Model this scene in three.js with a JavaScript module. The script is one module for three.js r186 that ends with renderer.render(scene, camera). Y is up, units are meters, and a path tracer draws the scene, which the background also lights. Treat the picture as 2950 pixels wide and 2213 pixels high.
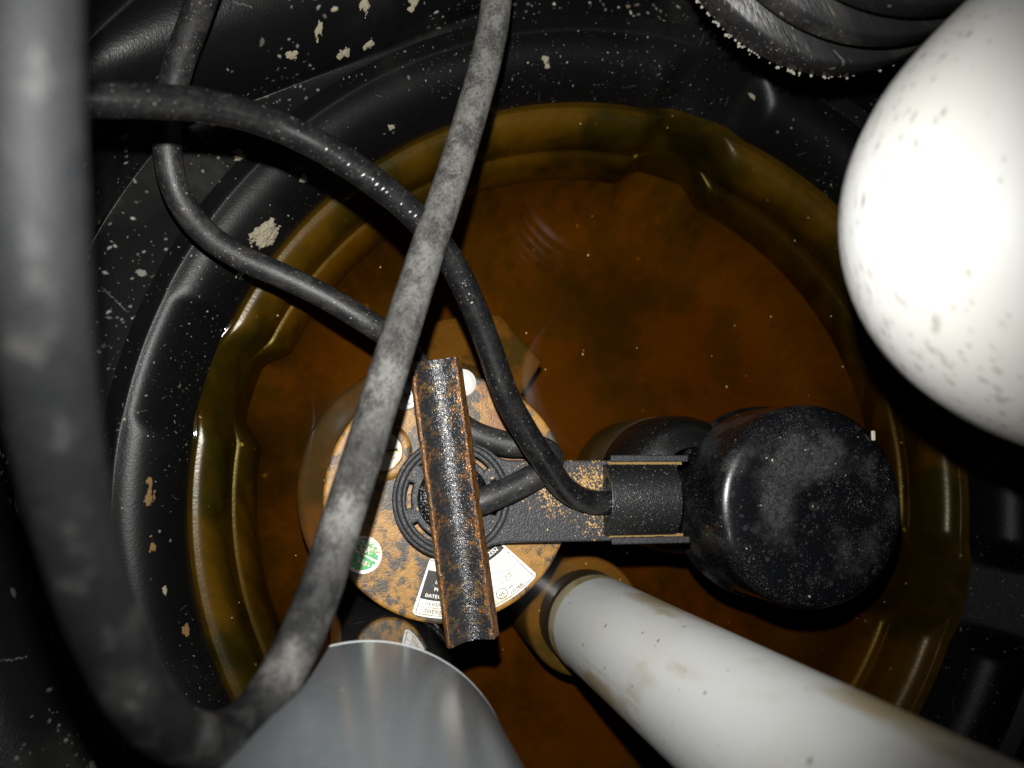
import * as THREE from 'three';
import { mergeGeometries, mergeVertices, toCreasedNormals } from 'three/addons/utils/BufferGeometryUtils.js';
import { RoundedBoxGeometry } from 'three/addons/geometries/RoundedBoxGeometry.js';

// ------------------------------------------------------------------ camera, lamp, exposure
const scene = new THREE.Scene();
scene.background = new THREE.Color(0x000000);
const EYE = new THREE.Vector3(0, 0.45, 0);
const FOCAL = 1737, CX = 1106, CY = 829.5;            // focal length and centre of the frame in picture units (2212 x 1659)
const camera = new THREE.PerspectiveCamera(2 * Math.atan(CY / FOCAL) * 180 / Math.PI, 4 / 3, 0.005, 20);
camera.position.copy(EYE);
camera.up.set(0, 0, -1);
camera.lookAt(EYE.clone().add(new THREE.Vector3(0.18795526, -0.9774799, -0.09594722)));
camera.focus = 0.385;
camera.userData.fStop = 7;
camera.updateMatrixWorld();
scene.add(camera);
const camR = new THREE.Vector3(), camU = new THREE.Vector3(), camB = new THREE.Vector3();
camera.matrixWorld.extractBasis(camR, camU, camB);
const camF = camB.clone().negate();
// the phone's flash: a small hard lamp a few centimetres beside the lens
const FLASH = EYE.clone().addScaledVector(camU, 0.036).addScaledVector(camR, -0.004);
const flash = new THREE.SpotLight(new THREE.Color(1.0, 0.99, 0.965), 0.93, 0, 0.80, 1.0, 2);
flash.position.copy(FLASH).addScaledVector(camF, 0.002);
flash.target.position.copy(FLASH).addScaledVector(camF, 0.4).addScaledVector(camR, -0.034).addScaledVector(camU, -0.008);
flash.castShadow = true; flash.shadow.radius = 0.16; flash.shadow.mapSize.set(2048, 2048);
flash.shadow.camera.near = 0.02; flash.shadow.camera.far = 2;
scene.add(flash, flash.target);
const renderer = new THREE.WebGLRenderer({ antialias: true });
renderer.toneMapping = THREE.LinearToneMapping;
renderer.toneMappingExposure = 1.0;
renderer.shadowMap.enabled = true;

// ------------------------------------------------------------------ helpers
let seedState = 12345;
const rnd = () => { seedState = (seedState * 1664525 + 1013904223) >>> 0; return seedState / 4294967296; };
const rr = (a, b) => a + (b - a) * rnd();
const clamp = (x, a = 0, b = 1) => Math.min(b, Math.max(a, x));
const sm = (a, b, x) => { const t = clamp((x - a) / (b - a)); return t * t * (3 - 2 * t); };
const lerp = (a, b, t) => a + (b - a) * t;
function hs(x, y, s) { let h = Math.imul(x + 1013, 374761393) ^ Math.imul(y + 7919, 668265263) ^ Math.imul(s + 31, 1274126177); h = Math.imul(h ^ (h >>> 15), 2246822519); h = Math.imul(h ^ (h >>> 13), 3266489917); return ((h ^ (h >>> 16)) >>> 0) / 4294967296; }
function vn(x, y, per, s) {           // value noise that repeats after per cells
  const xi = Math.floor(x), yi = Math.floor(y), fx = x - xi, fy = y - yi;
  const u = fx * fx * (3 - 2 * fx), v = fy * fy * (3 - 2 * fy);
  const m = (a) => ((a % per) + per) % per;
  const x0 = m(xi), x1 = m(xi + 1), y0 = m(yi), y1 = m(yi + 1);
  return lerp(lerp(hs(x0, y0, s), hs(x1, y0, s), u), lerp(hs(x0, y1, s), hs(x1, y1, s), u), v);
}
function fbm(u, v, per, oct, s, gain = 0.5) {
  let a = 1, t = 0, n = 0, p = per;
  for (let i = 0; i < oct; i++) { t += a * vn(u * p, v * p, p, s + i * 17); n += a; a *= gain; p *= 2; }
  return t / n;
}
const toS = (c) => c <= 0.0031308 ? 12.92 * c : 1.055 * Math.pow(c, 1 / 2.4) - 0.055;
class Tex {                            // a small linear-light canvas
  constructor(w, h, fill = [0, 0, 0]) { this.w = w; this.h = h; this.d = new Float32Array(w * h * 3); this.each(() => fill); }
  each(fn) { const { w, h, d } = this; for (let y = 0; y < h; y++) for (let x = 0; x < w; x++) { const i = (y * w + x) * 3, c = fn(x / w, y / h, d[i], d[i + 1], d[i + 2]); d[i] = c[0]; d[i + 1] = c[1]; d[i + 2] = c[2]; } return this; }
  blob(cx, cy, r, c, o = 1, rag = 0.35, ecc = 1, ang = 0, soft = 0.25) {   // a spot with its own ragged outline
    const { w, h, d } = this, R = Math.ceil(r * 1.6 * Math.max(1, ecc)) + 1, ca = Math.cos(ang), sa = Math.sin(ang), ph = [0, 0, 0, 0, 0, 0].map(() => rnd() * 6.3), am = ph.map((_, k) => rr(0.4, 1) / Math.sqrt(k + 1));
    for (let j = -R; j <= R; j++) for (let i = -R; i <= R; i++) {
      const x = (i * ca + j * sa) / ecc, y = -i * sa + j * ca, q = Math.hypot(x, y), t = Math.atan2(y, x);
      const edge = r * (1 + rag * am.reduce((z, m, k) => z + m * Math.sin(t * [1, 2, 3, 5, 8, 13][k] + ph[k]), 0) * 0.5);
      const a = o * clamp((edge - q) / Math.max(0.7, r * soft) + 0.5); if (a <= 0) continue;
      const k = ((((cy + j) | 0) % h + h) % h * w + (((cx + i) | 0) % w + w) % w) * 3;
      for (let m = 0; m < 3; m++) d[k + m] = lerp(d[k + m], c[m], a);
    }
    return this;
  }
  specks(n, r0, r1, cs, o0 = 0.5, o1 = 1, rag = 0.3, ecc = 1.6, drift = 0) {      // drift: they gather in patches
    for (let i = 0; i < n; i++) { const px = rnd(), py = rnd(); if (drift && rnd() > sm(0.42, 0.62, fbm(px, py, 9, 4, drift, 0.6))) continue; const r = r0 + (r1 - r0) * Math.pow(rnd(), 3), c = cs[(rnd() * cs.length) | 0]; this.blob(px * this.w, py * this.h, r, c, rr(o0, o1), rag, rr(1, ecc), rnd() * 6.3); }
    return this;
  }
  tex(srgb = true, rep = true) {
    const { w, h, d } = this, b = new Uint8Array(w * h * 4);
    for (let i = 0; i < w * h; i++) { for (let m = 0; m < 3; m++) b[i * 4 + m] = 255 * clamp(srgb ? toS(d[i * 3 + m]) : d[i * 3 + m]); b[i * 4 + 3] = 255; }
    const t = new THREE.DataTexture(b, w, h, THREE.RGBAFormat); if (srgb) t.colorSpace = THREE.SRGBColorSpace;
    t.wrapS = t.wrapT = rep ? THREE.RepeatWrapping : THREE.ClampToEdgeWrapping; t.magFilter = t.minFilter = THREE.LinearFilter; t.needsUpdate = true; return t;
  }
}
const grey = (w, h, fn) => new Tex(w, h).each((u, v) => { const g = fn(u, v); return [g, g, g]; }).tex(false);
const uvRep = (t, x, y) => { const c = t.clone(); c.repeat.set(x, y); c.needsUpdate = true; return c; };
const std = (o) => new THREE.MeshStandardMaterial(o), phys = (o) => new THREE.MeshPhysicalMaterial(o);
// a point of the picture carried down to the level y = h
function at(px, py, h) {
  const d = camF.clone().multiplyScalar(FOCAL).addScaledVector(camR, px - CX).addScaledVector(camU, -(py - CY));
  return EYE.clone().addScaledVector(d, (EYE.y - h) / -d.y);
}
const used = {};
const numbered = (n) => { used[n] = (used[n] ?? -1) + 1; return used[n] ? n + '_' + String(used[n]).padStart(3, '0') : n; };
function shade(m) { m.castShadow = m.receiveShadow = true; return m; }
function thing(name, label, category, pos = [0, 0, 0], group) {
  const o = new THREE.Group(); o.name = numbered(name); o.position.set(...pos); o.userData = { label, category }; if (group) o.userData.group = group; scene.add(o); return o;
}
function part(name, geo, mat, parent, label) {
  const m = shade(new THREE.Mesh(geo, mat)); m.name = name; parent.add(m); if (label) m.userData.label = label; return m;
}
function solo(name, geo, mat, label, category, group) {
  const m = shade(new THREE.Mesh(geo, mat)); m.name = numbered(name); m.userData = { label, category }; if (group) m.userData.group = group; scene.add(m); return m;
}
const mv = (g, x, y, z) => { g.translate(x, y, z); return g; };
const cyl = (r0, r1, y0, y1, n = 64, open = false) => mv(new THREE.CylinderGeometry(r1, r0, y1 - y0, n, 1, open), 0, (y0 + y1) / 2, 0);
const lathe = (pts, n = 96) => new THREE.LatheGeometry(pts.map((p) => new THREE.Vector2(p[0], p[1])), n);
function planar(g, s, ox = 0, oz = 0) {        // uv in metres seen from above
  const p = g.attributes.position, uv = new Float32Array(p.count * 2);
  for (let i = 0; i < p.count; i++) { uv[i * 2] = (p.getX(i) - ox) / s; uv[i * 2 + 1] = (p.getZ(i) - oz) / s; }
  g.setAttribute('uv', new THREE.BufferAttribute(uv, 2)); return g;
}
function cylUV(g, s) {                         // uv in metres round a vertical axis
  const p = g.attributes.position, n = g.attributes.normal, uv = new Float32Array(p.count * 2);
  for (let i = 0; i < p.count; i++) {
    const x = p.getX(i), z = p.getZ(i), r = Math.hypot(x, z);
    if (n && Math.abs(n.getY(i)) > 0.9) { uv[i * 2] = x / s; uv[i * 2 + 1] = z / s; } else { uv[i * 2] = g.userData.turn ? 0 : Math.atan2(z, x) * Math.max(r, 0.02) / s; uv[i * 2 + 1] = p.getY(i) / s + r / s; }
  }
  g.setAttribute('uv', new THREE.BufferAttribute(uv, 2)); return g;
}
function flatExtrude(shape, h, bevel = 0.0008, seg = 40) {   // a shape drawn in (x, z), lying flat, its top at y = 0
  const g = new THREE.ExtrudeGeometry(shape, { depth: h - 2 * bevel, bevelEnabled: bevel > 0, bevelSize: bevel, bevelThickness: bevel, bevelSegments: 2, curveSegments: seg });
  g.rotateX(Math.PI / 2); g.translate(0, -bevel, 0); return g;
}
const ringShape = (cx, cz, r) => { const s = new THREE.Path(); s.absarc(cx, cz, r, 0, Math.PI * 2); return s; };
function arcHole(cx, cz, r0, r1, a0, a1) { const p = new THREE.Path(); p.absarc(cx, cz, r1, a0, a1, false); p.absarc(cx, cz, r0, a1, a0, true); p.closePath(); return p; }

// ------------------------------------------------------------------ textures of the materials
const DUST = [[0.30, 0.29, 0.25], [0.42, 0.41, 0.36], [0.22, 0.22, 0.20]], CLAY = [[0.42, 0.37, 0.26], [0.5, 0.46, 0.36], [0.33, 0.25, 0.13]];
const OCHRE = [[0.42, 0.20, 0.035], [0.5, 0.27, 0.06], [0.33, 0.15, 0.03]];
const grainBump = grey(512, 512, (u, v) => 0.6 * vn(u * 170, v * 170, 170, 3) + 0.4 * vn(u * 60, v * 60, 60, 5));
function plasticTex(n, base, dirt, heavy) {
  const t = new Tex(n, n).each((u, v) => { const g = base * (0.8 + 0.5 * fbm(u, v, 6, 4, 2)); const k = sm(0.52, 0.8, fbm(u, v, 10, 6, 40)) * heavy * (0.5 + fbm(u, v, 150, 2, 7)); return [g + k * 0.9, g + k * 0.88, g * 1.06 + k * 0.78]; });
  t.specks(16000 * dirt, 0.3, 1.3, DUST, 0.2, 0.9, 0.3, 2.2, 501); t.specks(900 * dirt, 0.8, 3, DUST, 0.15, 0.6, 0.4, 2.2, 540); t.specks(60 * dirt, 1.5, 6, CLAY, 0.4, 0.9, 0.5, 1.8); t.specks(700 * dirt, 0.6, 2.0, CLAY, 0.5, 1, 0.4, 1.8, 580);
  for (let i = 0; i < 120 * dirt; i++) { let x = rnd() * n, y = rnd() * n, a = rnd() * 6.3; const L = rr(6, 26); for (let k = 0; k < L; k++) { t.blob(x, y, 0.5, DUST[0], 0.35, 0); a += rr(-0.15, 0.15); x += Math.cos(a) * 1.2; y += Math.sin(a) * 1.2; } }
  return t.tex();
}
const wallTex = plasticTex(2048, 0.0035, 1.0, 0.004), padTex = plasticTex(1024, 0.004, 0.9, 0.014), blackTex = plasticTex(1024, 0.007, 0.5, 0.008);
const siltTex = new Tex(1024, 1024).each((u, v) => {
  const a = fbm(u, v, 5, 5, 91), b = sm(0.42, 0.66, fbm(u, v, 9, 6, 60)), c = fbm(u, v, 120, 2, 8);
  const k = 0.72 + 0.5 * a + 0.25 * (c - 0.5); return [lerp(0.074, 0.03, b) * k, lerp(0.039, 0.022, b) * k, lerp(0.003, 0.002, b) * k];
}).specks(160, 0.7, 3, [[0.5, 0.4, 0.22], [0.06, 0.04, 0.02]], 0.3, 0.8).tex();
const rustTex = new Tex(1024, 1024).each((u, v) => {         // ochre silt and rust over dark cast iron
  const a = fbm(u, v, 14, 6, 21, 0.72), b = fbm(u, v, 9, 6, 77, 0.65), f = vn(u * 240, v * 240, 240, 4);
  const k = sm(0.42, 0.57, a + 0.55 * (fbm(u, v, 4, 4, 6) - 0.47) + 0.06 * (f - 0.5)), d = sm(0.58, 0.72, b), w = 0.55 + 0.75 * fbm(u, v, 34, 4, 9, 0.65);
  let c = [lerp(0.062, 0.33, k) * w, lerp(0.050, 0.163, k) * w, lerp(0.034, 0.026, k) * w];
  const rust = sm(0.62, 0.7, fbm(u, v, 11, 5, 130)) * 0.7; c = [lerp(c[0], 0.17, rust), lerp(c[1], 0.055, rust), lerp(c[2], 0.015, rust)];
  return c.map((x, i) => lerp(x, [0.03, 0.026, 0.022][i], d * 0.35));
}).specks(1800, 0.5, 2.4, [[0.03, 0.025, 0.02], [0.1, 0.05, 0.02]], 0.4, 0.9).specks(900, 0.5, 1.8, OCHRE, 0.4, 0.9).tex();
const handleTex = new Tex(512, 1024).each((u, v) => {
  const a = fbm(u * 2, v * 3, 9, 6, 33, 0.78), e = Math.min(1, Math.abs(u - 0.4) * 2.9);
  const k = sm(0.44, 0.60, a + 0.34 * (e - 0.70)), y = sm(0.56, 0.64, fbm(u, v * 3, 11, 5, 55, 0.65)) * (0.25 + 0.75 * sm(0.5, 0.15, v)), w = 0.6 + 0.8 * fbm(u, v * 3, 40, 3, 12);
  let c = [lerp(0.026, 0.20, k) * w, lerp(0.026, 0.085, k) * w, lerp(0.028, 0.022, k) * w];
  return c.map((x, i) => lerp(x, [0.16, 0.11, 0.035][i], y * 0.5));
}).specks(500, 0.5, 2.2, [[0.3, 0.15, 0.04], [0.25, 0.2, 0.1], [0.015, 0.015, 0.02]], 0.4, 0.9).tex();
const pitBump = grey(512, 512, (u, v) => 0.55 * fbm(u, v, 24, 4, 19) + 0.45 * vn(u * 110, v * 110, 110, 41));
const cordTex = (base, dust, thr, s) => new Tex(1024, 256).each((u, v) => {
  const a = fbm(u * 4, v, 9, 6, s, 0.72), b = vn(u * 400, v * 100, 100, s + 3); const k = sm(thr - 0.06, thr + 0.2, a + 0.16 * (b - 0.5)) + 0.12 * b;
  return [base + dust * k, base + dust * k * 0.97, base * 1.08 + dust * k * 0.86];
});

// ------------------------------------------------------------------ basin
const BC = { x: 0.1473, z: 0.0177 }, D2R = Math.PI / 180;
const wrap = (a) => { while (a > Math.PI) a -= 2 * Math.PI; while (a < -Math.PI) a += 2 * Math.PI; return a; };
const GAPS = [-76, -164.3, 15.5, 104].map((a) => a * D2R), PADS = [-117, -27, 63, 153].map((a) => a * D2R);
const solid = (t) => { let g = 1; for (const a of GAPS) g = Math.min(g, sm(3.8 * D2R, 8.8 * D2R, Math.abs(wrap(t - a)))); return g; };
const gapR = (y) => y < -0.062 ? lerp(0.164, 0.2165, Math.pow(clamp((y + 0.0975) / 0.0355), 0.55)) : y < -0.035 ? lerp(0.2165, 0.2215, clamp((y + 0.062) / 0.027)) : y < 0 ? lerp(0.2215, 0.2375, (y + 0.035) / 0.035) : y <= 0.03 ? lerp(0.2375, 0.262, y / 0.03) : lerp(0.262, 0.2690, clamp((y - 0.03) / 0.0065));
const padR = (t) => { let r = 0.302; for (const a of PADS) { const d = Math.abs(wrap(t - a)), c = 0.2715 / Math.cos(Math.min(d, 0.6)); r = lerp(r, c, 1 - sm(24 * D2R, 29 * D2R, d)); } return r; };
const quarter = (r0, y0, r1, y1, n) => Array.from({ length: n + 1 }, (_, i) => { const t = i / n * Math.PI / 2; return [lerp(r0, r1, 1 - Math.cos(t)), lerp(y0, y1, Math.sin(t))]; });
const BED = [[0.001, -0.0975], [0.04, -0.0975], [0.08, -0.0975], [0.12, -0.0975], [0.150, -0.0972], [0.166, -0.096], [0.178, -0.093], [0.188, -0.088], [0.1955, -0.081], [0.2005, -0.073], [0.204, -0.065], [0.2055, -0.056]];
const LOWER = [[0.2055, -0.056], ...quarter(0.2055, -0.054, 0.2165, -0.034, 14), [0.2172, -0.0338], [0.2174, -0.031], ...quarter(0.2176, -0.029, 0.2325, -0.006, 16), [0.2334, -0.0056], [0.2338, -0.003], [0.234, 0]];
const UPPER = [...quarter(0.234, 0, 0.262, 0.03, 20), [0.2632, 0.0303], [0.2645, 0.0315], [0.2690, 0.0365]];
function skin(rows, nT = 900, scale = 0.6) {      // rows(theta) -> [[r, y], ...]
  const pos = [], uv = [], idx = []; let n = 0;
  for (let i = 0; i <= nT; i++) {
    const t = -Math.PI + i / nT * 2 * Math.PI, rs = rows(t); n = rs.length; let len = 0;
    rs.forEach(([r, y], k) => { if (k) len += Math.hypot(r - rs[k - 1][0], y - rs[k - 1][1]); pos.push(BC.x + r * Math.cos(t), y, BC.z + r * Math.sin(t)); uv.push(t / (2 * Math.PI) * Math.round(1.6 / scale), (len + 0.13) / scale); });
  }
  for (let i = 0; i < nT; i++) for (let k = 0; k < n - 1; k++) { const a = i * n + k, b = a + n; idx.push(a, b, a + 1, b, b + 1, a + 1); }
  const g = new THREE.BufferGeometry(); g.setAttribute('position', new THREE.Float32BufferAttribute(pos, 3)); g.setAttribute('uv', new THREE.Float32BufferAttribute(uv, 2)); g.setIndex(idx); g.computeVertexNormals();
  const N = g.attributes.normal; for (let k = 0; k < n; k++) { const e = nT * n + k; for (const c of ['X', 'Y', 'Z']) { const v = (N['get' + c](k) + N['get' + c](e)) / 2; N['set' + c](k, v); N['set' + c](e, v); } }
  return g;
}
const sunk = (rows) => (t) => { const g = solid(t); return rows.map(([r, y]) => [lerp(gapR(y), r, g), y]); };
const basin = thing('sump_basin', 'black moulded plastic sump basin with stepped ribs, spattered with dried mud', 'basin');
const plastic = (map, s, rough) => phys({ map, roughness: rough, specularIntensity: 0.3, bumpMap: uvRep(grainBump, s * 3, s * 3), bumpScale: 0.00005 });
const upperSkin = (t) => { const g = Math.max(solid(t), Math.abs(wrap(t - GAPS[1])) < 0.3 ? 0.6 : 0); return UPPER.map(([r, y]) => [lerp(gapR(y), r, g), y]); };
part('wall', skin(upperSkin), plastic(wallTex, 3, 0.36), basin, 'black ribbed wall above the water line');
const UP2 = (t) => { const p = padR(t); return [[0.2690, 0.0367], [Math.max(p - 0.001, 0.2692), 0.0372], [Math.max(p - 0.0002, 0.2693), 0.0385], ...quarter(p, 0.039, 0.333, 0.088, 22), [0.335, 0.0925], [0.336, 0.095], [0.346, 0.15], [0.349, 0.154], [0.43, 0.157]]; };
part('ledge', skin(UP2), plastic(padTex, 3, 0.3), basin, 'mud-spattered upper ledge with four flat pads');
const siltMat = phys({ map: siltTex, roughness: 0.36, specularIntensity: 0.45, bumpMap: uvRep(pitBump, 4, 4), bumpScale: 0.00006 });
const sunkenG = skin(sunk(LOWER), 900, 0.4);
{ const p = sunkenG.attributes.position, col = new Float32Array(p.count * 3);
  for (let i = 0; i < p.count; i++) { const x = p.getX(i), y = p.getY(i), z = p.getZ(i), n = fbm(x + 0.5, z + 0.5 + y * 2, 12, 5, 411, 0.66), k = lerp(0.35, 1, sm(0.36, 0.58, n)); col[i * 3] = k; col[i * 3 + 1] = k * lerp(1.15, 1, k); col[i * 3 + 2] = k; }
  sunkenG.setAttribute('color', new THREE.BufferAttribute(col, 3)); }
const sunkenMat = siltMat.clone(); sunkenMat.vertexColors = true; sunkenMat.roughness = 0.27; sunkenMat.specularIntensity = 0.55;
part('sunken_wall', sunkenG, sunkenMat, basin, 'silt-coated ribbed wall under the water');
{
  // silt lies thick round the pump and in patches elsewhere; towards the right the bare plastic shows between them
  const ft = new Tex(1024, 1024).each((u, v) => {
    const x = u * 0.48 - 0.24 + BC.x, z = v * 0.48 - 0.24 + BC.z, n = fbm(u, v, 7, 6, 311, 0.66), n2 = fbm(u, v, 12, 5, 77, 0.6), c = fbm(u, v, 150, 2, 8);
    const cover = sm(0.30, 0.56, n), green = sm(0.46, 0.6, n2 + 0.30 * Math.exp(-Math.hypot((x - 0.10) * 0.7, z + 0.135) / 0.05) - 0.08);
    const k = (0.6 + 0.5 * n + 0.3 * (c - 0.5)) * lerp(0.5, 1, cover); return [lerp(0.115, 0.075, green) * k, lerp(0.054, 0.043, green) * k, 0.002 * k];
  });
  const spot = (px, py, r, c, o) => { const p = at(px, py, -0.095); ft.blob((p.x - BC.x + 0.24) / 0.48 * 1024, (p.z - BC.z + 0.24) / 0.48 * 1024, r, c, o, 0.2, 1, 0, 0.3); };
  spot(1112, 580, 34, [0.115, 0.055, 0.004], 0.5); spot(1100, 570, 9, [0.03, 0.018, 0.002], 0.5); spot(1125, 610, 6, [0.03, 0.018, 0.002], 0.5);
  ft.specks(260, 0.6, 2.4, [[0.4, 0.32, 0.18], [0.03, 0.02, 0.01]], 0.3, 0.8);
  const g = skin((t) => BED.map(([r, y]) => r < 0.15 ? [r, y] : [lerp(gapR(y), r, lerp(1, solid(t), sm(0.15, 0.2, r))), y])); planar(g, 0.48, BC.x - 0.24, BC.z - 0.24);
  part('basin_floor', g, std({ map: ft.tex(true, false), roughness: 0.7 }), basin, 'silt-covered floor of the basin');
}
// ------------------------------------------------------------------ water
const PUMP = { x: 0.0447, z: 0.0171 }, STUB = { x: 0.176, z: 0.0124 }, WP = { x: 0.135, z: 0.092 }, GP = { x: 0.0035, z: 0.1205 };
{
  const N = 700, S = 0.5, pos = [], idx = [], id = new Map();
  const hgt = (x, z) => {
    const dx = x - BC.x, dz = z - BC.z, r = Math.hypot(dx, dz), t = Math.atan2(dz, dx), edge = lerp(0.2375, 0.234, solid(t));
    const m = (d, s = 0.0018) => d > -0.002 ? 0.0007 * Math.exp(-Math.max(d, 0) / s) : 0.0007;
    return Math.max(0.9 * m(edge - r), m(Math.hypot(x - PUMP.x, z - PUMP.z) - 0.0575), m(Math.hypot(x - STUB.x, z - STUB.z) - 0.0384), m(Math.hypot(x - WP.x, z - WP.z) - 0.0275), m(Math.hypot(x - GP.x, z - GP.z) - 0.0508))
      + 0.00006 * (fbm(x / S + 0.5, z / S + 0.5, 16, 2, 71) - 0.5);
  };
  const v = (i, j) => { const k = i * (N + 1) + j; if (!id.has(k)) { id.set(k, pos.length / 3); const x = BC.x + (i / N - 0.5) * S, z = BC.z + (j / N - 0.5) * S; pos.push(x, hgt(x, z), z); } return id.get(k); };
  for (let i = 0; i < N; i++) for (let j = 0; j < N; j++) { if (Math.hypot((i + 0.5) / N - 0.5, (j + 0.5) / N - 0.5) * S > 0.243) continue; const a = v(i, j), b = v(i, j + 1), c = v(i + 1, j), d = v(i + 1, j + 1); idx.push(a, b, c, c, b, d); }
  const g = new THREE.BufferGeometry(); g.setAttribute('position', new THREE.Float32BufferAttribute(pos, 3)); g.setIndex(idx); g.computeVertexNormals();
  const water = shade(new THREE.Mesh(g, phys({ color: 0xffffff, transmission: 1, thickness: 0, roughness: 0.03, ior: 1.33 })));
  water.name = 'water'; water.userData = { kind: 'structure', label: 'clear brown water standing in the basin' }; scene.add(water);
  const body = cyl(0.2415, 0.2415, -0.105, -0.0004, 128); body.translate(BC.x, 0, BC.z);
  part('water_depth', body, phys({ color: 0x000000, transparent: true, opacity: 0.01, roughness: 0.6, specularIntensity: 0, thickness: 0.1, transmission: 0, attenuationColor: new THREE.Color(0.80, 0.62, 0.22), attenuationDistance: 0.07 }), water);
}
// ------------------------------------------------------------------ pump
const pump = thing('submersible_pump', 'round submersible pump, its orange rusty top plate standing out of the water', 'pump', [PUMP.x, 0, PUMP.z]);
{
  const rust = std({ map: rustTex, roughness: 0.5, bumpMap: uvRep(pitBump, 2, 2), bumpScale: 0.00022 });
  const top = mergeVertices(lathe([[0, 0.06], [0.02, 0.06], [0.045, 0.06], [0.0582, 0.06], [0.0594, 0.0596], [0.06, 0.0588], [0.06, 0.054], [0.0575, 0.0525]], 128));
  part('top_plate', planar(top, 0.124, 0.062, 0.062), rust, pump, 'orange and black rust-mottled top plate');
  const sideMat = std({ map: uvRep(rustTex, 1, 1), color: 0x8a8078, roughness: 0.5, bumpMap: pitBump, bumpScale: 0.0004 });
  part('body', cylUV(cyl(0.0572, 0.0572, -0.03, 0.0535, 96), 0.12), sideMat, pump);
  const fl = lathe([[0.057, -0.022], [0.074, -0.022], [0.0772, -0.0235], [0.078, -0.027], [0.078, -0.06], [0.07, -0.095]], 96);
  part('lower_flange', planar(fl, 0.3), std({ map: siltTex, color: new THREE.Color(1.35, 0.98, 2.5), roughness: 0.9 }), pump, 'silt-coated flange under the water');
  const bs = new THREE.Shape([[0.028, -0.071], [0.052, -0.083], [0.083, -0.0867], [0.1068, -0.0607], [0.095, -0.042], [0.03, -0.02]].map(([x, z]) => new THREE.Vector2(x - PUMP.x, z - PUMP.z)));
  const bg = flatExtrude(bs, 0.03, 0.004); bg.translate(0, -0.03, 0);
  part('base_foot', planar(bg, 0.09), std({ map: siltTex, color: new THREE.Color(1.6, 1.3, 1.5), roughness: 0.9 }), pump, 'rusty foot under the water');
  // screws and plug
  const steel = std({ color: 0xd8d6d0, metalness: 0.15, roughness: 0.4 }), dark = std({ color: 0x1c1a18, roughness: 0.7 });
  const sp = at(876, 853, 0.062), sc = new THREE.Group(); sc.name = 'screw'; sc.position.set(sp.x - PUMP.x, 0.06, sp.z - PUMP.z); pump.add(sc);
  part('washer', lathe([[0, 0.0004], [0.0066, 0.0004], [0.0072, 0.0008], [0.0066, 0.0012], [0.005, 0.0012]], 48), steel, sc);
  { const s = new THREE.Shape(); s.absarc(0, 0, 0.0044, 0, Math.PI * 2); const cr = new THREE.Path(), a = 0.0008, b = 0.0026; [[a, b], [a, a], [b, a], [b, -a], [a, -a], [a, -b], [-a, -b], [-a, -a], [-b, -a], [-b, a], [-a, a], [-a, b]].forEach(([x, y], i) => i ? cr.lineTo(x, y) : cr.moveTo(x, y)); cr.closePath(); s.holes.push(cr);
    const g = flatExtrude(s, 0.0025, 0.0005); g.rotateY(0.35); g.translate(0, 0.0036, 0); part('screw_head', g, steel, sc); part('screw_recess', cyl(0.003, 0.003, 0.0008, 0.0016, 20), std({ color: 0x6b3d12, roughness: 0.8 }), sc); }
  const s2 = part('screw', lathe([[0, 0.0022], [0.004, 0.0021], [0.005, 0.0012], [0.0066, 0.0008], [0.0068, 0.0003]], 40), steel, pump); { const p = at(1000, 826, 0.062); s2.position.set(p.x - PUMP.x, 0.06, p.z - PUMP.z); }
  const pp = at(826, 975, 0.062), boss = new THREE.Group(); boss.name = 'drain_plug'; boss.position.set(pp.x - PUMP.x, 0.06, pp.z - PUMP.z); pump.add(boss);
  part('plug_collar', planar(lathe([[0.0092, 0.0004], [0.0092, 0.0022], [0.0098, 0.003], [0.0122, 0.003], [0.0135, 0.0022], [0.0142, 0.0004]], 64), 0.12, 0.03), rust, boss);
  { const s = new THREE.Shape(); s.absarc(0, 0, 0.0088, 0, Math.PI * 2); const h = new THREE.Path(); h.moveTo(-0.0076, -0.0009); h.lineTo(0.0076, -0.0009); h.lineTo(0.0076, 0.0009); h.lineTo(-0.0076, 0.0009); h.closePath(); s.holes.push(h);
    const g = flatExtrude(s, 0.0022, 0.0005); g.rotateY(0.12); g.translate(0, 0.0028, 0);
    part('plug_head', planar(g, 0.03), std({ map: new Tex(256, 256).each((u, v) => { const k = sm(0.5, 0.66, fbm(u, v, 5, 5, 15)); return [lerp(0.78, 0.5, k), lerp(0.76, 0.38, k), lerp(0.68, 0.17, k)]; }).tex(), roughness: 0.55 }), boss);
    part('plug_slot', cyl(0.008, 0.008, 0.0005, 0.0012, 32), dark, boss); }
  // rating label, bent round the edge of the plate
  const A0 = 41.5 * D2R, A1 = 108.3 * D2R, R0 = 0.0300, R1 = 0.0572;
  const cv = document.createElement('canvas'); cv.width = 1024; cv.height = 540; const c = cv.getContext('2d');
  c.fillStyle = '#f1f0ea'; c.fillRect(0, 0, 1024, 540);
  c.fillStyle = '#15130f'; c.fillRect(28, 112, 500, 268); c.fillRect(500, 20, 496, 100);
  c.strokeStyle = '#15130f'; c.lineWidth = 5; c.strokeRect(26, 20, 972, 500);
  c.fillStyle = '#f1f0ea'; c.font = 'bold 46px sans-serif'; c.textBaseline = 'middle';
  ['VOLTS', 'HZ  AMPS', 'PHASE', 'DATECODE'].forEach((s, i) => c.fillText(s, i === 3 ? 60 : 130, 145 + i * 66));
  c.fillText('MODEL', 520, 70); c.font = 'bold 64px sans-serif'; c.fillText('2352', 800, 70);
  c.fillStyle = '#2a2722'; c.font = '40px sans-serif';
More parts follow.
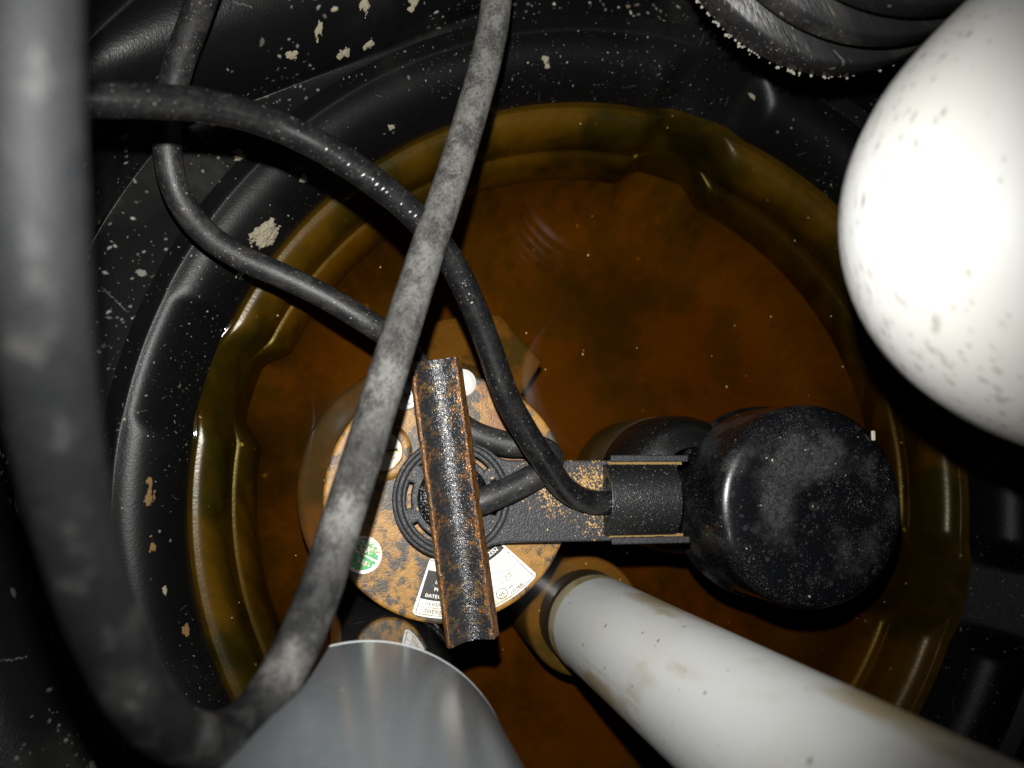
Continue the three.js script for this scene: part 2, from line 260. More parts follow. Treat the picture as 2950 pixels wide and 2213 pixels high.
  ['373', '7.6', '912', '345G'].forEach((s, i) => { c.fillText(s, 790, 150 + i * 62); c.fillRect(528, 176 + i * 62, 470, 4); });
  c.fillRect(28, 380, 500, 4); c.fillRect(28, 448, 500, 4); c.font = '50px sans-serif'; c.fillText('SERIAL#', 80, 416); c.fillText('THERMALLY PROTECTED', 80, 486);
  c.lineWidth = 5; c.beginPath(); c.arc(720, 452, 46, 0, 7); c.stroke(); c.font = 'bold 44px sans-serif'; c.fillText('UL', 690, 452); c.font = 'bold 36px sans-serif'; c.fillText('us', 790, 440); c.fillText('LISTED', 780, 496);
  c.beginPath(); c.ellipse(230, 66, 56, 34, 0, 0, 7); c.stroke(); c.fillText('V', 216, 68);
  for (let i = 0; i < 420; i++) { c.fillStyle = ['rgba(120,75,25,.5)', 'rgba(60,45,20,.5)', 'rgba(200,190,160,.5)'][i % 3]; c.beginPath(); c.arc(rnd() * 1024, rnd() * 540, rr(1, 6), 0, 7); c.fill(); }
  for (let i = 0; i < 60; i++) { c.fillStyle = `rgba(${120 + rnd() * 60 | 0},${80 + rnd() * 40 | 0},30,.16)`; const x = rnd() * 1024, y = rnd() < 0.6 ? (rnd() < 0.5 ? rr(0, 50) : rr(470, 540)) : rr(0, 540); c.beginPath(); c.ellipse(x, y, rr(10, 60), rr(6, 26), rnd() * 3, 0, 7); c.fill(); }
  const lt = new THREE.CanvasTexture(cv); lt.colorSpace = THREE.SRGBColorSpace;
  const pos = [], uv = [], ix = [], nA = 40, nR = 8;
  for (let i = 0; i <= nA; i++) for (let k = 0; k <= nR; k++) {
    const u = i / nA, v = k / nR, a = lerp(A1, A0, u), r = lerp(R0, R1, v), round = 0.0012;    // corners cut a little round
    const da = Math.min(u, 1 - u) * (A1 - A0) * r, cut = Math.max(0, round - da), rrn = v < 0.5 ? Math.max(r, R0 + (round - Math.sqrt(Math.max(0, round * round - cut * cut)))) : Math.min(r, R1 - (round - Math.sqrt(Math.max(0, round * round - cut * cut))));
    pos.push(Math.cos(a) * rrn, 0.0603, Math.sin(a) * rrn); uv.push(u, 1 - (rrn - R0) / (R1 - R0));
  }
  for (let i = 0; i < nA; i++) for (let k = 0; k < nR; k++) { const a = i * (nR + 1) + k, b = a + nR + 1; ix.push(a, a + 1, b, b, a + 1, b + 1); }
  const lg = new THREE.BufferGeometry(); lg.setAttribute('position', new THREE.Float32BufferAttribute(pos, 3)); lg.setAttribute('uv', new THREE.Float32BufferAttribute(uv, 2)); lg.setIndex(ix); lg.computeVertexNormals();
  part('rating_label', lg, std({ map: lt, roughness: 0.45 }), pump, 'white and black printed rating label along the edge of the plate');
  // green round sticker
  const c2v = document.createElement('canvas'); c2v.width = c2v.height = 256; const q = c2v.getContext('2d');
  q.fillStyle = '#f2f2ec'; q.fillRect(0, 0, 256, 256); q.fillStyle = '#2f9a4c'; q.beginPath(); q.arc(128, 128, 104, 0, 7); q.fill();
  q.save(); q.translate(128, 128); q.rotate(0.5); q.fillStyle = '#f2f2ec'; q.fillRect(-110, -8, 220, 12); q.font = 'bold 48px sans-serif'; q.textBaseline = 'middle'; q.fillText("'EM", -30, 44); q.font = 'bold 60px sans-serif'; q.fillText('OK', -44, -46); q.restore();
  for (let i = 0; i < 620; i++) { const top = i < 430; q.fillStyle = ['rgba(240,238,228,.9)', 'rgba(205,140,50,.8)', 'rgba(240,240,230,.9)', 'rgba(150,110,60,.5)'][i % 4]; q.beginPath(); q.arc(rnd() * 256, top ? rnd() * 120 : rnd() * 256, rr(1, 7), 0, 7); q.fill(); }
  const st = new THREE.CanvasTexture(c2v); st.colorSpace = THREE.SRGBColorSpace;
  const sg = new THREE.CircleGeometry(0.0088, 48); sg.rotateX(-Math.PI / 2); const so = part('sticker', sg, std({ map: st, roughness: 0.4 }), pump, 'worn round green and white sticker'); const spt = at(784, 1198, 0.06); so.position.set(spt.x - PUMP.x, 0.0605, spt.z - PUMP.z);
  // handle: a rolled steel channel
  const h0 = at(938, 776, 0.092), h1 = at(1021, 1388, 0.092), L = h0.distanceTo(h1);
  const sec = [[-0.0106, -0.007], [-0.0114, -0.002], [-0.0108, 0.0004], [-0.0095, 0.0003], [-0.006, -0.0019], [-0.002, -0.0032], [0.002, -0.0032], [0.006, -0.0017], [0.0088, 0.0002], [0.0100, 0.0001], [0.0106, -0.002], [0.0115, -0.0042], [0.0128, -0.0052], [0.0128, -0.0066], [0.0108, -0.0062], [0.0092, -0.0035], [0.0075, -0.0022], [0.003, -0.005], [-0.003, -0.005], [-0.0075, -0.003], [-0.0092, -0.0035], [-0.0092, -0.007]];
  const hp = [], hu = [], hi = [], nL = 90, ns = sec.length;
  for (let i = 0; i <= nL; i++) for (let k = 0; k <= ns; k++) {
    const s = i / nL, [x, y] = sec[k % ns], w = 1 + 0.012 * Math.sin(s * 9) + 0.02 * (vn(s * 20, k * 0.7, 64, 3) - 0.5);
    const endCut = (i === 0 || i === nL) ? (vn(k * 0.9, i, 64, 8) - 0.5) * 0.0012 : 0;
    hp.push(x * w, y + 0.0016 * (vn(s * 22, k * 1.3, 64, 5) - 0.5) * 0.35, (s - 0.5) * L + endCut); hu.push(k / 11 - 0.1, s * 1.4);
  }
  for (let i = 0; i < nL; i++) for (let k = 0; k < ns; k++) { const a = i * (ns + 1) + k, b = a + ns + 1; hi.push(a, a + 1, b, b, a + 1, b + 1); }
  const hg = new THREE.BufferGeometry(); hg.setAttribute('position', new THREE.Float32BufferAttribute(hp, 3)); hg.setAttribute('uv', new THREE.Float32BufferAttribute(hu, 2)); hg.setIndex(hi); hg.computeVertexNormals();
  const handleMat = std({ map: handleTex, roughness: 0.27, metalness: 0.35, bumpMap: uvRep(pitBump, 1, 3), bumpScale: 0.00028 });
  const ho = part('handle', hg, handleMat, pump, 'rusty black steel handle channel crossing the plate'); ho.position.set((h0.x + h1.x) / 2 - PUMP.x, 0.092, (h0.z + h1.z) / 2 - PUMP.z); ho.rotation.y = Math.atan2(h1.x - h0.x, h1.z - h0.z);
  for (const s of [-1, 1]) { const g = new RoundedBoxGeometry(0.012, 0.03, 0.003, 2, 0.001); g.translate(0, -0.019, s * 0.043); part('handle_leg', g, handleMat, ho); }
}
// ------------------------------------------------------------------ float switch
const fs = thing('float_switch', 'black float switch: a flat speckled arm on the pump ending in a round dusty cap', 'float switch', [PUMP.x, 0, PUMP.z]);
{
  const armTex = new Tex(1024, 1024).each((u, v) => { const g = 0.022 * (0.8 + 0.5 * vn(u * 260, v * 260, 260, 6)); return [g, g, g * 1.1]; })
    .specks(3500, 0.4, 1.2, [[0.12, 0.12, 0.12], [0.2, 0.16, 0.09]], 0.2, 0.7);
  for (const [cu, cv2, sp, n] of [[0.85, 0.44, 0.06, 420], [0.72, 0.5, 0.07, 420], [0.92, 0.42, 0.05, 340], [0.66, 0.4, 0.08, 260], [0.9, 0.6, 0.06, 200], [0.3, 0.5, 0.14, 240]]) for (let i = 0; i < n; i++) armTex.blob((cu + (rnd() + rnd() + rnd() - 1.5) * sp * 1.5) * 1024, (cv2 + (rnd() + rnd() + rnd() - 1.5) * sp * 1.5) * 1024, 0.8 + 4.2 * Math.pow(rnd(), 3), [[0.55, 0.31, 0.08], [0.6, 0.38, 0.13], [0.42, 0.22, 0.05]][i % 3], rr(0.6, 1), 0.5);
  const armMat = std({ map: armTex.tex(), roughness: 0.5, bumpMap: uvRep(grainBump, 2, 2), bumpScale: 0.0003 });
  const x0 = 0.0215, xe = 0.1105, z0 = -0.0168, z1 = 0.0202, R = 0.0274;
  const s = new THREE.Shape(); const aS = Math.asin(z1 / R), aE = Math.asin(z0 / R);
  s.moveTo(xe, z0); s.lineTo(xe, z1); s.lineTo(0.0265, z1); s.quadraticCurveTo(0.0215, z1, Math.cos(aS + 0.12) * R, Math.sin(aS + 0.12) * R);
  s.absarc(0, 0, R, aS + 0.15, Math.PI * 2 + aE - 0.15, false); s.quadraticCurveTo(0.0235, z0, 0.0275, z0); s.closePath();
  for (const [a, b] of [[-25, 25], [50, 82], [100, 150], [165, 203], [222, 262], [285, 322]]) s.holes.push(arcHole(0, 0, 0.0188, 0.0228, a * D2R, b * D2R));
  const g = flatExtrude(s, 0.004, 0.0009, 64); g.translate(0, 0.0725, 0); planar(g, 0.11, -0.03, -0.055);
  part('arm', g, armMat, fs, 'flat black arm with ochre speckles and a slotted ring');
  const rim = new THREE.TorusGeometry(0.0252, 0.0017, 12, 96); rim.rotateX(Math.PI / 2); rim.translate(0, 0.0727, 0); part('ring_rim', planar(rim, 0.11), armMat, fs);
  part('ring_skirt', cylUV(cyl(0.0268, 0.0268, 0.06, 0.069, 64, true), 0.1), armMat, fs);
  part('ring_collar', cylUV(cyl(0.0185, 0.0185, 0.06, 0.0702, 64, true), 0.1), armMat, fs);
  const wet = std({ map: blackTex, color: 0xc0c0c8, roughness: 0.22, bumpMap: uvRep(pitBump, 1, 1), bumpScale: 0.0006 });
  part('cord_gland', planar(lathe([[0, 0.0752], [0.008, 0.0752], [0.0125, 0.0745], [0.016, 0.0728], [0.0176, 0.0722], [0.0178, 0.06]], 64), 0.05), wet, fs, 'wet round black cord gland in the ring');
  // socket at the end of the arm
  const bx0 = at(1313, 1085, 0.078).x - PUMP.x, bx1 = 0.1075, zc = (z0 + z1) / 2 - 0.0005, hw = 0.0163;
  const so = new THREE.Shape(); so.moveTo(-hw, 0); so.lineTo(-hw, 0.003); so.bezierCurveTo(-hw + 0.002, 0.011, -0.006, 0.0135, 0, 0.0135); so.bezierCurveTo(0.006, 0.0135, hw - 0.002, 0.011, hw, 0.003); so.lineTo(hw, 0); so.closePath();
  const ho = new THREE.Path(); ho.absellipse(0, 0.0062, 0.0112, 0.0054, 0, Math.PI * 2); so.holes.push(ho);
  const sg = new THREE.ExtrudeGeometry(so, { depth: bx1 - bx0, bevelEnabled: true, bevelSize: 0.0006, bevelThickness: 0.0006, bevelSegments: 2, curveSegments: 24 });
  sg.rotateY(Math.PI / 2); sg.translate(bx0, 0.0725, zc); planar(sg, 0.09, 0.02);
  const socket = part('socket', sg, std({ map: uvRep(new Tex(512, 512, [0.009, 0.009, 0.0095]).specks(2600, 0.4, 1.5, DUST, 0.2, 0.8).specks(40, 1.5, 5, [[0.12, 0.12, 0.11]], 0.3, 0.7).tex(), 1, 1), roughness: 0.42, bumpMap: uvRep(grainBump, 2, 2), bumpScale: 0.0002 }), fs, 'arched black socket that grips the cord');
  const seamMat = std({ color: new THREE.Color(0.66, 0.42, 0.13), roughness: 0.9, bumpMap: uvRep(pitBump, 3, 1), bumpScale: 0.001 });
  for (const [zz, i] of [[-hw - 0.0012, 0], [hw + 0.0012, 1]]) { const b = new THREE.BoxGeometry(0.0375, 0.0012, 0.0013, 60, 1, 1), p = b.attributes.position; for (let k = 0; k < p.count; k++) p.setZ(k, p.getZ(k) * (0.5 + 1.1 * vn(p.getX(k) * 900 + 60, i * 3, 128, 4))); b.computeVertexNormals(); b.translate(bx0 + 0.021, 0.0728, zc + zz); part('silt_seam', b, seamMat, socket, 'ochre silt packed along the socket edge'); }
  for (const zz of [-hw - 0.0035, hw + 0.0035]) { const b = new RoundedBoxGeometry(0.04, 0.0022, 0.0034, 2, 0.0007); b.translate(bx0 + 0.023, 0.0733, zc + zz); part('socket_flange', planar(b, 0.09), armMat, socket); }
  // cap
  const cc = { x: 0.2195 - PUMP.x, z: 0.0219 - PUMP.z };
  const capTex = new Tex(1024, 1024).each((u, v) => { const a = sm(0.45, 0.75, fbm(u, v, 6, 5, 88)) * (0.35 + 0.9 * vn(u * 120, v * 120, 120, 9)); return [0.004 + 0.042 * a, 0.0043 + 0.043 * a, 0.0052 + 0.044 * a]; })
    .specks(30000, 0.35, 1.5, DUST, 0.1, 0.6, 0.3, 1.5, 620).specks(5000, 0.35, 1.2, DUST, 0.1, 0.6).specks(900, 2, 9, [[0.05, 0.053, 0.056]], 0.1, 0.5, 0.25).specks(90, 1.5, 4.5, CLAY, 0.5, 1);
  for (let i = 0; i < 7; i++) for (let k = 0; k < 26; k++) capTex.blob(250 + k * 2.4, 405 + i * 9 + rr(-2, 2), 1, [0.002, 0.002, 0.002], 0.8, 0.2);     // scuffed row of scratches
  for (let i = 0; i < 130; i++) { const x = rnd() * 1024, y = rnd() * 1024, r = rr(4, 12); for (let k = 0; k < 40; k++) capTex.blob(x + Math.cos(k * 0.157) * r, y + Math.sin(k * 0.157) * r, 0.8, [0.12, 0.12, 0.125], 0.3, 0); }   // dried drops
  const capMat = phys({ map: capTex.tex(), roughness: 0.3, bumpMap: uvRep(grainBump, 1, 1), bumpScale: 0.00003, clearcoat: 0.7, clearcoatRoughness: 0.08 });
  const cg = mergeVertices(lathe([[0.0025, 0.0888], [0.006, 0.0893], [0.02, 0.0897], [0.036, 0.0898], [0.0425, 0.0893], [0.0458, 0.088], [0.0478, 0.0855], [0.0485, 0.082], [0.0487, 0.06], [0.049, 0.041], [0.0503, 0.0403], [0.0506, 0.037], [0.0503, 0.035], [0.046, 0.0345]].map(([r, y]) => [r, y]), 128));
  cg.computeVertexNormals();
  { const p = cg.attributes.position, uv = new Float32Array(p.count * 2); for (let i = 0; i < p.count; i++) { const x = p.getX(i), z = p.getZ(i), r = Math.hypot(x, z) + 1e-9, k = (r + Math.max(0, 0.088 - p.getY(i))) / r; uv[i * 2] = 0.5 + x * k / 0.12 * 0.98; uv[i * 2 + 1] = 0.5 + z * k / 0.12 * 0.98; } cg.setAttribute('uv', new THREE.BufferAttribute(uv, 2)); }
  const cap = part('cap', cg, capMat, fs, 'round glossy black cap under a film of dust'); cap.position.set(cc.x, 0, cc.z); cap.scale.set(1.035, 1, 1.035);
  part('nub', lathe([[0.0006, 0.0888], [0.0008, 0.0906], [0.0016, 0.0908], [0.0022, 0.09], [0.0026, 0.0885]], 24), std({ color: 0x2a2823, roughness: 0.3 }), cap);
  part('moulding_tag', (() => { const p = at(1884, 946, 0.09); return mv(new RoundedBoxGeometry(0.002, 0.0014, 0.0048, 2, 0.0006), p.x - PUMP.x - cc.x, 0.0893, p.z - PUMP.z - cc.z); })(), std({ color: 0xcfcabd, roughness: 0.7 }), cap, 'small pale crumb at the edge of the cap');
  // float below
  const fb = cylUV(mergeVertices(lathe([[0.02, 0.0485], [0.028, 0.0472], [0.0332, 0.0435], [0.0362, 0.037], [0.0378, 0.028], [0.0384, 0.016], [0.0384, 0.0]], 96)), 0.2); const fo = part('float_body', fb, std({ map: wallTex, roughness: 0.32, bumpMap: uvRep(grainBump, 2, 2), bumpScale: 0.0001 }), fs, 'black float under the cap, half hidden'); fo.position.set(STUB.x - PUMP.x, 0, STUB.z - PUMP.z);
  part('sunken_float', cylUV(cyl(0.0386, 0.0386, -0.055, 0.0, 96), 0.15), std({ map: siltTex, roughness: 0.8 }), fo);
}
// ------------------------------------------------------------------ cords
function tube(pts, r, along, uvS, tens = 0.5, seg = 500) {
  const c = new THREE.CatmullRomCurve3(pts.map(([x, y, h]) => at(x, y, h)), false, 'catmullrom', tens), g = new THREE.TubeGeometry(c, seg, r, 28, false), uv = g.attributes.uv, L = c.getLength();
  for (let i = 0; i < uv.count; i++) uv.setXY(i, uvS ? uv.getX(i) * L / uvS : uv.getX(i), uv.getY(i));
  return g;
}
const CORDS = 'power cords in the basin';
solo('power_cord', tube([[1100, -330, 0.105], [1082, -120, 0.108], [1061, 80, 0.112], [993, 330, 0.125], [917, 560, 0.142], [853, 760, 0.155], [794, 950, 0.164], [737, 1130, 0.172], [690, 1280, 0.18], [622, 1435, 0.192], [540, 1555, 0.206], [440, 1602, 0.226], [330, 1545, 0.25], [232, 1365, 0.27], [165, 1150, 0.288], [115, 900, 0.306], [82, 600, 0.322], [66, 300, 0.328], [60, 50, 0.33], [60, -300, 0.33]], 0.007, 1, 0),
  phys({ map: new Tex(2048, 160).each((u, v) => {      // caked with pale dust on the far half, nearly clean where it loops past the lens
    const a = fbm(u * 12, v, 8, 6, 200, 0.74), b = vn(u * 900, v * 75, 900, 203), big = fbm(u * 12, v, 3, 3, 77), cake = sm(0.2, 0.8, 0.5 + 0.7 * (big - 0.5) + 1.5 * (0.57 - u)), blot = sm(0.56, 0.70, fbm(u * 12, v, 6, 4, 91, 0.6)) * 0.02;
    const k = (0.25 + 0.75 * sm(0.30, 0.74, a + 0.2 * (b - 0.5))) * lerp(0.004, 0.105, cake) + 0.03 * cake * b + 0.7 * blot; return [0.003 + k, 0.0032 + k * 0.98, 0.0038 + k * 0.90];
  })
  .tex(), roughness: 0.68, specularIntensity: 0.3, bumpMap: uvRep(pitBump, 10, 1), bumpScale: 0.0003 }), 'grey dusty cord hanging in one wide loop right in front of the camera', 'cord');
{
  const cv = document.createElement('canvas'); cv.width = 2048; cv.height = 256; const c = cv.getContext('2d'); c.fillStyle = '#000'; c.fillRect(0, 0, 2048, 256); c.fillStyle = '#fff'; c.font = 'bold 44px sans-serif'; c.textBaseline = 'middle';
  for (const y of [30, 94, 158, 222]) { c.font = 'bold 36px sans-serif'; c.fillText('E 16 AWG C(UL)WC', 620, y); c.fillText('3 SC', 990, y); }
  const em = new THREE.CanvasTexture(cv); em.wrapS = em.wrapT = THREE.RepeatWrapping;
  solo('power_cord', tube([[-200, 190, 0.2], [0, 200, 0.195], [160, 214, 0.188], [300, 217, 0.18], [440, 228, 0.17], [570, 260, 0.158], [695, 318, 0.15], [805, 390, 0.142], [900, 470, 0.134], [972, 560, 0.126], [1022, 660, 0.118], [1060, 760, 0.112], [1096, 860, 0.107], [1140, 940, 0.102], [1184, 1008, 0.094], [1222, 1056, 0.086], [1272, 1082, 0.0795], [1345, 1086, 0.079]], 0.00565, 1, 0.42),
    std({ map: uvRep(cordTex(0.006, 0.007, 0.5, 300).specks(900, 0.5, 1.8, DUST, 0.2, 0.6).tex(), 3, 1), roughness: 0.26, bumpMap: em, bumpScale: 0.0001 }), 'glossy black cord with raised lettering that plugs into the float switch socket', 'cord');
}
solo('power_cord', tube([[500, -260, 0.16], [462, -90, 0.13], [425, 30, 0.112], [386, 140, 0.098], [364, 240, 0.088], [362, 330, 0.08], [386, 425, 0.073], [442, 502, 0.064], [520, 556, 0.056], [610, 596, 0.05], [700, 640, 0.047], [800, 700, 0.047], [872, 752, 0.054], [935, 840, 0.0665], [1000, 922, 0.0685], [1080, 956, 0.0685], [1140, 962, 0.069], [1186, 980, 0.0725], [1184, 1010, 0.0765], [1146, 1034, 0.079], [1090, 1062, 0.0805], [1030, 1086, 0.081], [980, 1092, 0.078]], 0.0062, 1, 0.2),
  std({ map: cordTex(0.009, 0.02, 0.46, 400).specks(700, 0.5, 2, DUST, 0.2, 0.6).specks(200, 1, 3, CLAY, 0.2, 0.5).tex(), roughness: 0.5, bumpMap: uvRep(pitBump, 2, 1), bumpScale: 0.00012 }), 'matt black cord running from the pump under its handle and up the wall', 'cord');
// ------------------------------------------------------------------ pipes
{
  const pvc = new Tex(1024, 1024).each((u, v) => { const k = sm(0.5, 0.72, fbm(u, v, 5, 5, 61)) * 0.5, s = sm(0.46, 0.72, fbm(u * 3, v, 3, 5, 161)); return [0.70 - 0.05 * k - 0.22 * s, 0.71 - 0.07 * k - 0.30 * s, 0.70 - 0.12 * k - 0.42 * s]; })
    .specks(150, 0.7, 4.5, [[0.05, 0.05, 0.045], [0.25, 0.22, 0.16]], 0.4, 0.9).specks(40, 2, 12, [[0.55, 0.5, 0.38]], 0.15, 0.4);
  const wp = thing('white_pipe', 'white plastic pipe rising out of the water beside the float cap, its foot stained', 'pipe', [WP.x, 0, WP.z]);
  part('pipe', cylUV(mergeVertices(lathe([[0.0275, 0.012], [0.0275, 0.45]], 96)), 0.17), phys({ map: pvc.tex(), roughness: 0.38, bumpMap: uvRep(pitBump, 1, 1), bumpScale: 0.00006 }), wp);
  const stain = new Tex(512, 256).each((u, v) => { const k = fbm(u, v, 8, 5, 12), e = sm(0.4, 0.7, k); return [lerp(0.42, 0.26, e), lerp(0.36, 0.2, e), lerp(0.22, 0.09, e)]; }).tex();
  part('stained_foot', cylUV(mergeVertices(lathe([[0.0277, 0.0], [0.0279, 0.004], [0.0277, 0.0118], [0.0274, 0.0126]], 96)), 0.1), std({ map: stain, roughness: 0.5 }), wp, 'tan stained band at the water line');
  part('sunken_pipe', cylUV(cyl(0.0281, 0.0277, -0.03, -0.0002, 96), 0.1), std({ map: siltTex, color: 0xb0b0b0, roughness: 0.8 }), wp);
  part('coupling', planar(lathe([[0.028, -0.022], [0.0335, -0.022], [0.0352, -0.024], [0.0355, -0.028], [0.0355, -0.095]], 96), 0.2), std({ map: siltTex, color: new THREE.Color(1.8, 1.5, 1.2), roughness: 0.85 }), wp, 'silt-coated coupling under the water');
  // big elbow close to the lens
  const el = thing('white_elbow', 'large white plastic elbow close to the lens, mildew spots along its edge', 'pipe elbow');
  const pts = [[2890, -330, 0.255], [2605, -40, 0.25], [2285, 245, 0.247], [2158, 440, 0.245], [2215, 600, 0.243], [2430, 712, 0.24], [2760, 800, 0.235]];
  const eg = tube(pts, 0.0448, 1, 0.56, 0.5, 160);
  let v0 = 0, best = -9; { const n = eg.attributes.normal, u = eg.attributes.uv, dir = new THREE.Vector3(-0.93, -0.10, 0.36).normalize(); for (let i = 70 * 29; i < 90 * 29; i++) { const d = n.getX(i) * dir.x + n.getY(i) * dir.y + n.getZ(i) * dir.z; if (d > best) { best = d; v0 = u.getY(i); } } }
  const et = new Tex(1024, 512).each((u, v) => { const k = sm(0.5, 0.75, fbm(u, v, 6, 5, 31)); return [0.82 - 0.05 * k, 0.82 - 0.06 * k, 0.80 - 0.09 * k]; });
  // mildew, thickest on the underside that never dries
  for (let i = 0; i < 3600; i++) { const d = (i % 9 ? (rnd() + rnd() + rnd() - 1.5) * 0.11 : rnd()); et.blob(rnd() * 1024, (v0 + d) * 512, 0.4 + 1.0 * Math.pow(rnd(), 3), [[0.14, 0.14, 0.11], [0.25, 0.24, 0.17]][i % 2], rr(0.2, 0.7), 0.35, rr(1, 1.6), 1.57 + rr(-0.5, 0.5)); }
  part('bend', eg, phys({ map: et.tex(), roughness: 0.5, specularIntensity: 0.6 }), el);
  // grey discharge pipe
  const gp = thing('grey_pipe', 'glossy grey plastic pipe with a wide collar standing next to the pump plate', 'pipe', [GP.x, 0, GP.z]);
  const gtx = (b) => new Tex(512, 512).each((u, v) => { const k = fbm(u, v, 5, 4, 51); return [b * (0.92 + 0.16 * k), b * (0.95 + 0.16 * k), b * (0.97 + 0.16 * k)]; }).specks(170, 0.4, 1.8, [[0.45, 0.45, 0.43]], 0.15, 0.7).specks(40, 0.6, 2.4, [[0.02, 0.02, 0.02]], 0.4, 0.9).specks(46, 0.5, 1.1, [[0.3, 0.3, 0.29]], 0.2, 0.5, 0.1, 14).specks(30, 2, 6, [[b * 1.5, b * 1.45, b * 1.3]], 0.2, 0.5, 0.4, 1.6).tex();
  part('collar', cylUV(mergeVertices(lathe([[0.0512, 0.1450], [0.0546, 0.1450], [0.0554, 0.1456], [0.0557, 0.147], [0.0557, 0.5]], 160)), 0.2), phys({ map: gtx(0.14), color: 0xf4fbff, roughness: 0.2, specularIntensity: 0.26 }), gp, 'light grey collar nearest the camera');
  const we = new THREE.TorusGeometry(0.0551, 0.0007, 8, 160); we.rotateX(Math.PI / 2); we.translate(0, 0.1452, 0); part('painted_rim_highlight', we, std({ color: 0xb8bcbc, roughness: 0.6 }), gp, 'pale ring painted as the highlight along the collar rim');  // pale ring added to paint the light line the collar bevel catches
  part('pipe', cylUV(mergeVertices(lathe([[0.0508, 0.0], [0.0508, 0.16]], 160)), 0.2), phys({ map: gtx(0.02), roughness: 0.05, ior: 1.6 }), gp, 'dark shiny pipe mirroring the pump label');
  part('sunken_pipe', cylUV(cyl(0.051, 0.051, -0.095, -0.0002, 96), 0.2), siltMat, gp);
}
{
  const cp = thing('corrugated_pipe', 'black corrugated drain pipe with a gritty cut end hanging in from above', 'drain pipe', [0.193, 0.15, -0.2345]);
  const pr = []; for (let k = 0; k < 9; k++) { const y = k * 0.022; pr.push([0.064, y + 0.001], [0.0665, y + 0.0022], [0.0700, y + 0.004], [0.0710, y + 0.006], [0.0710, y + 0.0125], [0.0700, y + 0.0145], [0.0665, y + 0.0162], [0.064, y + 0.0175], [0.0632, y + 0.0195]); }
  pr[0] = [0.0688, 0]; pr[1] = [0.0698, 0.0005];
  const tex = plasticTex(1024, 0.016, 1.3, 0.03);
  part('corrugated_tube', cylUV(lathe(pr, 160), 0.25), std({ map: tex, roughness: 0.4, bumpMap: uvRep(grainBump, 3, 3), bumpScale: 0.0002 }), cp);
  const grit = []; for (let i = 0; i < 420; i++) { const g = new THREE.IcosahedronGeometry(rr(0.0003, 0.0009), 0), t = rnd() * 6.283; g.rotateX(rnd() * 3); g.translate(Math.cos(t) * rr(0.0685, 0.0708), rr(-0.0012, 0.0006), Math.sin(t) * rr(0.0685, 0.0708)); grit.push(g); }
  const go = part('grit_rim', mergeGeometries(grit), std({ color: 0x9a978c, roughness: 0.9 }), cp); go.userData.kind = 'stuff';
  part('inner_wall', cyl(0.062, 0.062, 0.002, 0.19, 64, true), std({ color: 0x0c0c0c, roughness: 0.6 }), cp);
}
// ------------------------------------------------------------------ loose dirt
scene.updateMatrixWorld(true);
const caster = new THREE.Raycaster(), basinSkins = basin.children.filter((m) => m.name === 'wall' || m.name === 'ledge');
for (const m of basinSkins) m.material.side = THREE.DoubleSide;
function clump(px, py, r, label, sx = 1, sz = 1) {
  caster.set(EYE, at(px, py, 0).sub(EYE).normalize()); const hit = caster.intersectObjects(basinSkins)[0], nrm = hit.face.normal.clone(); if (nrm.dot(caster.ray.direction) > 0) nrm.negate();
  const N = 56, s = Math.floor(rnd() * 900), pos = [], ix = [], ok = [];      // a crust: what rises above the wall of a patch of noise
  for (let a = 0; a <= N; a++) for (let b = 0; b <= N; b++) {
    const x = a / N * 2 - 1, z = b / N * 2 - 1, q = Math.hypot(x, z), f = fbm(a / N * 0.05 + s * 0.01, b / N * 0.05 + s * 0.007, 64, 5, 5, 0.62);
    const h = 0.56 - q * 0.95 + 2.1 * (f - 0.5); ok.push(h > 0 && q < 0.97); pos.push(x * r * 1.5 * sx, h > 0 ? r * (0.1 + 0.28 * Math.sqrt(h) * (0.6 + 0.8 * vn(a * 0.35 + 3, b * 0.35 + 3, 256, 9))) : -0.0004, z * r * 1.5 * sz);
  }
  for (let a = 0; a < N; a++) for (let b = 0; b < N; b++) { const i = a * (N + 1) + b, e = [i, i + 1, i + N + 1, i + N + 2]; if (e.some((k) => ok[k])) ix.push(e[0], e[1], e[2], e[2], e[1], e[3]); }
  const g = new THREE.BufferGeometry(); g.setAttribute('position', new THREE.Float32BufferAttribute(pos, 3)); g.setAttribute('uv', new THREE.Float32BufferAttribute(pos.flatMap((v, i) => i % 3 === 1 ? [] : [v * 40]), 2)); g.setIndex(ix);
  g.applyQuaternion(new THREE.Quaternion().setFromUnitVectors(new THREE.Vector3(0, 1, 0), nrm)); g.translate(hit.point.x, hit.point.y, hit.point.z); g.computeVertexNormals();
  return solo('mud_clump', g, std({ color: label.includes('ochre') ? new THREE.Color(0.17, 0.10, 0.035) : new THREE.Color(0.26, 0.23, 0.16), roughness: 0.95, bumpMap: pitBump, bumpScale: 0.0003 }), label, 'mud', 'dried mud on the basin wall');
}
clump(572, 508, 0.0068, 'largest cream mud clump stuck on the basin rib by the water');
clump(518, 592, 0.0024, 'small cream mud clump below the matt cord at the water edge');
clump(1180, 130, 0.003, 'round pale mud clump high on the far rib');
clump(797, 95, 0.0032, 'pale mud clump low on the shiny upper ledge');
clump(742, 115, 0.0028, 'white mud clump at the lower edge of the shiny upper ledge');
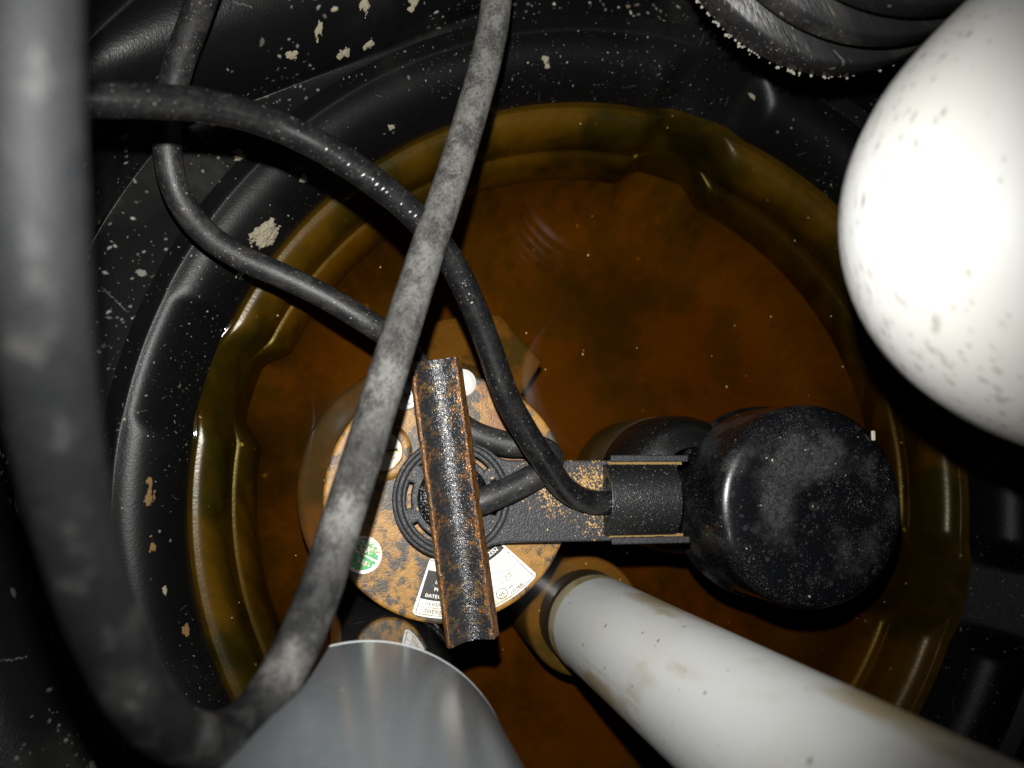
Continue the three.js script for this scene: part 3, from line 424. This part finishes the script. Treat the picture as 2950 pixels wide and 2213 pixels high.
clump(516, 333, 0.0028, 'drop-shaped dull mud clump on the wall under the glossy cord');
clump(322, 1065, 0.0036, 'ochre smear of mud halfway down the left rib', 0.6, 1.5);
clump(330, 1180, 0.0026, 'small ochre smear of mud lower on the left rib', 0.6, 1.3);
clump(402, 1360, 0.0026, 'ochre mud spot low on the left rib above the loop cord');
clump(625, 120, 0.003, 'blurred cream mud clump on the shiny ledge left of the loop cord');
clump(788, 12, 0.0034, 'mud clump at the top edge of the picture on the shiny ledge', 0.7, 1.3);
clump(893, 8, 0.003, 'cream mud clump beside the loop cord at the top edge of the picture');
clump(690, 60, 0.0034, 'long mud streak in the middle of the shiny ledge', 0.6, 1.4);
clump(655, 388, 0.0019, 'tiny round mud clump on the rib under the glossy cord');
clump(848, 272, 0.002, 'tiny mud clump on the rib just above the water between the cords');
{
  const gs = []; for (let i = 0; i < 75; i++) { const t = rnd() * 6.283, q = 0.225 * Math.sqrt(rnd()), x = BC.x + Math.cos(t) * q, z = BC.z + Math.sin(t) * q; if (Math.hypot(x - PUMP.x, z - PUMP.z) < 0.06 || Math.hypot(x - GP.x, z - GP.z) < 0.055) continue; const g = new THREE.IcosahedronGeometry(rr(0.0002, 0.0006), 1); g.scale(1, 0.6, rr(0.6, 1.4)); g.translate(x, 0.0003, z); gs.push(g); }
  const o = solo('floating_grit', mergeGeometries(gs), std({ color: 0x9c8a68, roughness: 0.6 }), 'specks of grit floating on the water', 'grit'); o.userData.kind = 'stuff';
}
// ------------------------------------------------------------------ the flash that lights all this, beside the lens
{
  const g = new THREE.SphereGeometry(0.003, 24, 16); g.scale(1, 0.4, 1);
  const m = new THREE.Mesh(g, std({ color: 0xffffff, emissive: 0xfff6e6, emissiveIntensity: 4 })); m.name = 'flash_lamp'; m.position.copy(FLASH); m.quaternion.copy(camera.quaternion); m.rotateX(Math.PI / 2); m.castShadow = false;
  m.userData = { label: 'small glowing flash lamp beside the lens, out of the picture', category: 'lamp' }; scene.add(m);
}
renderer.render(scene, camera);
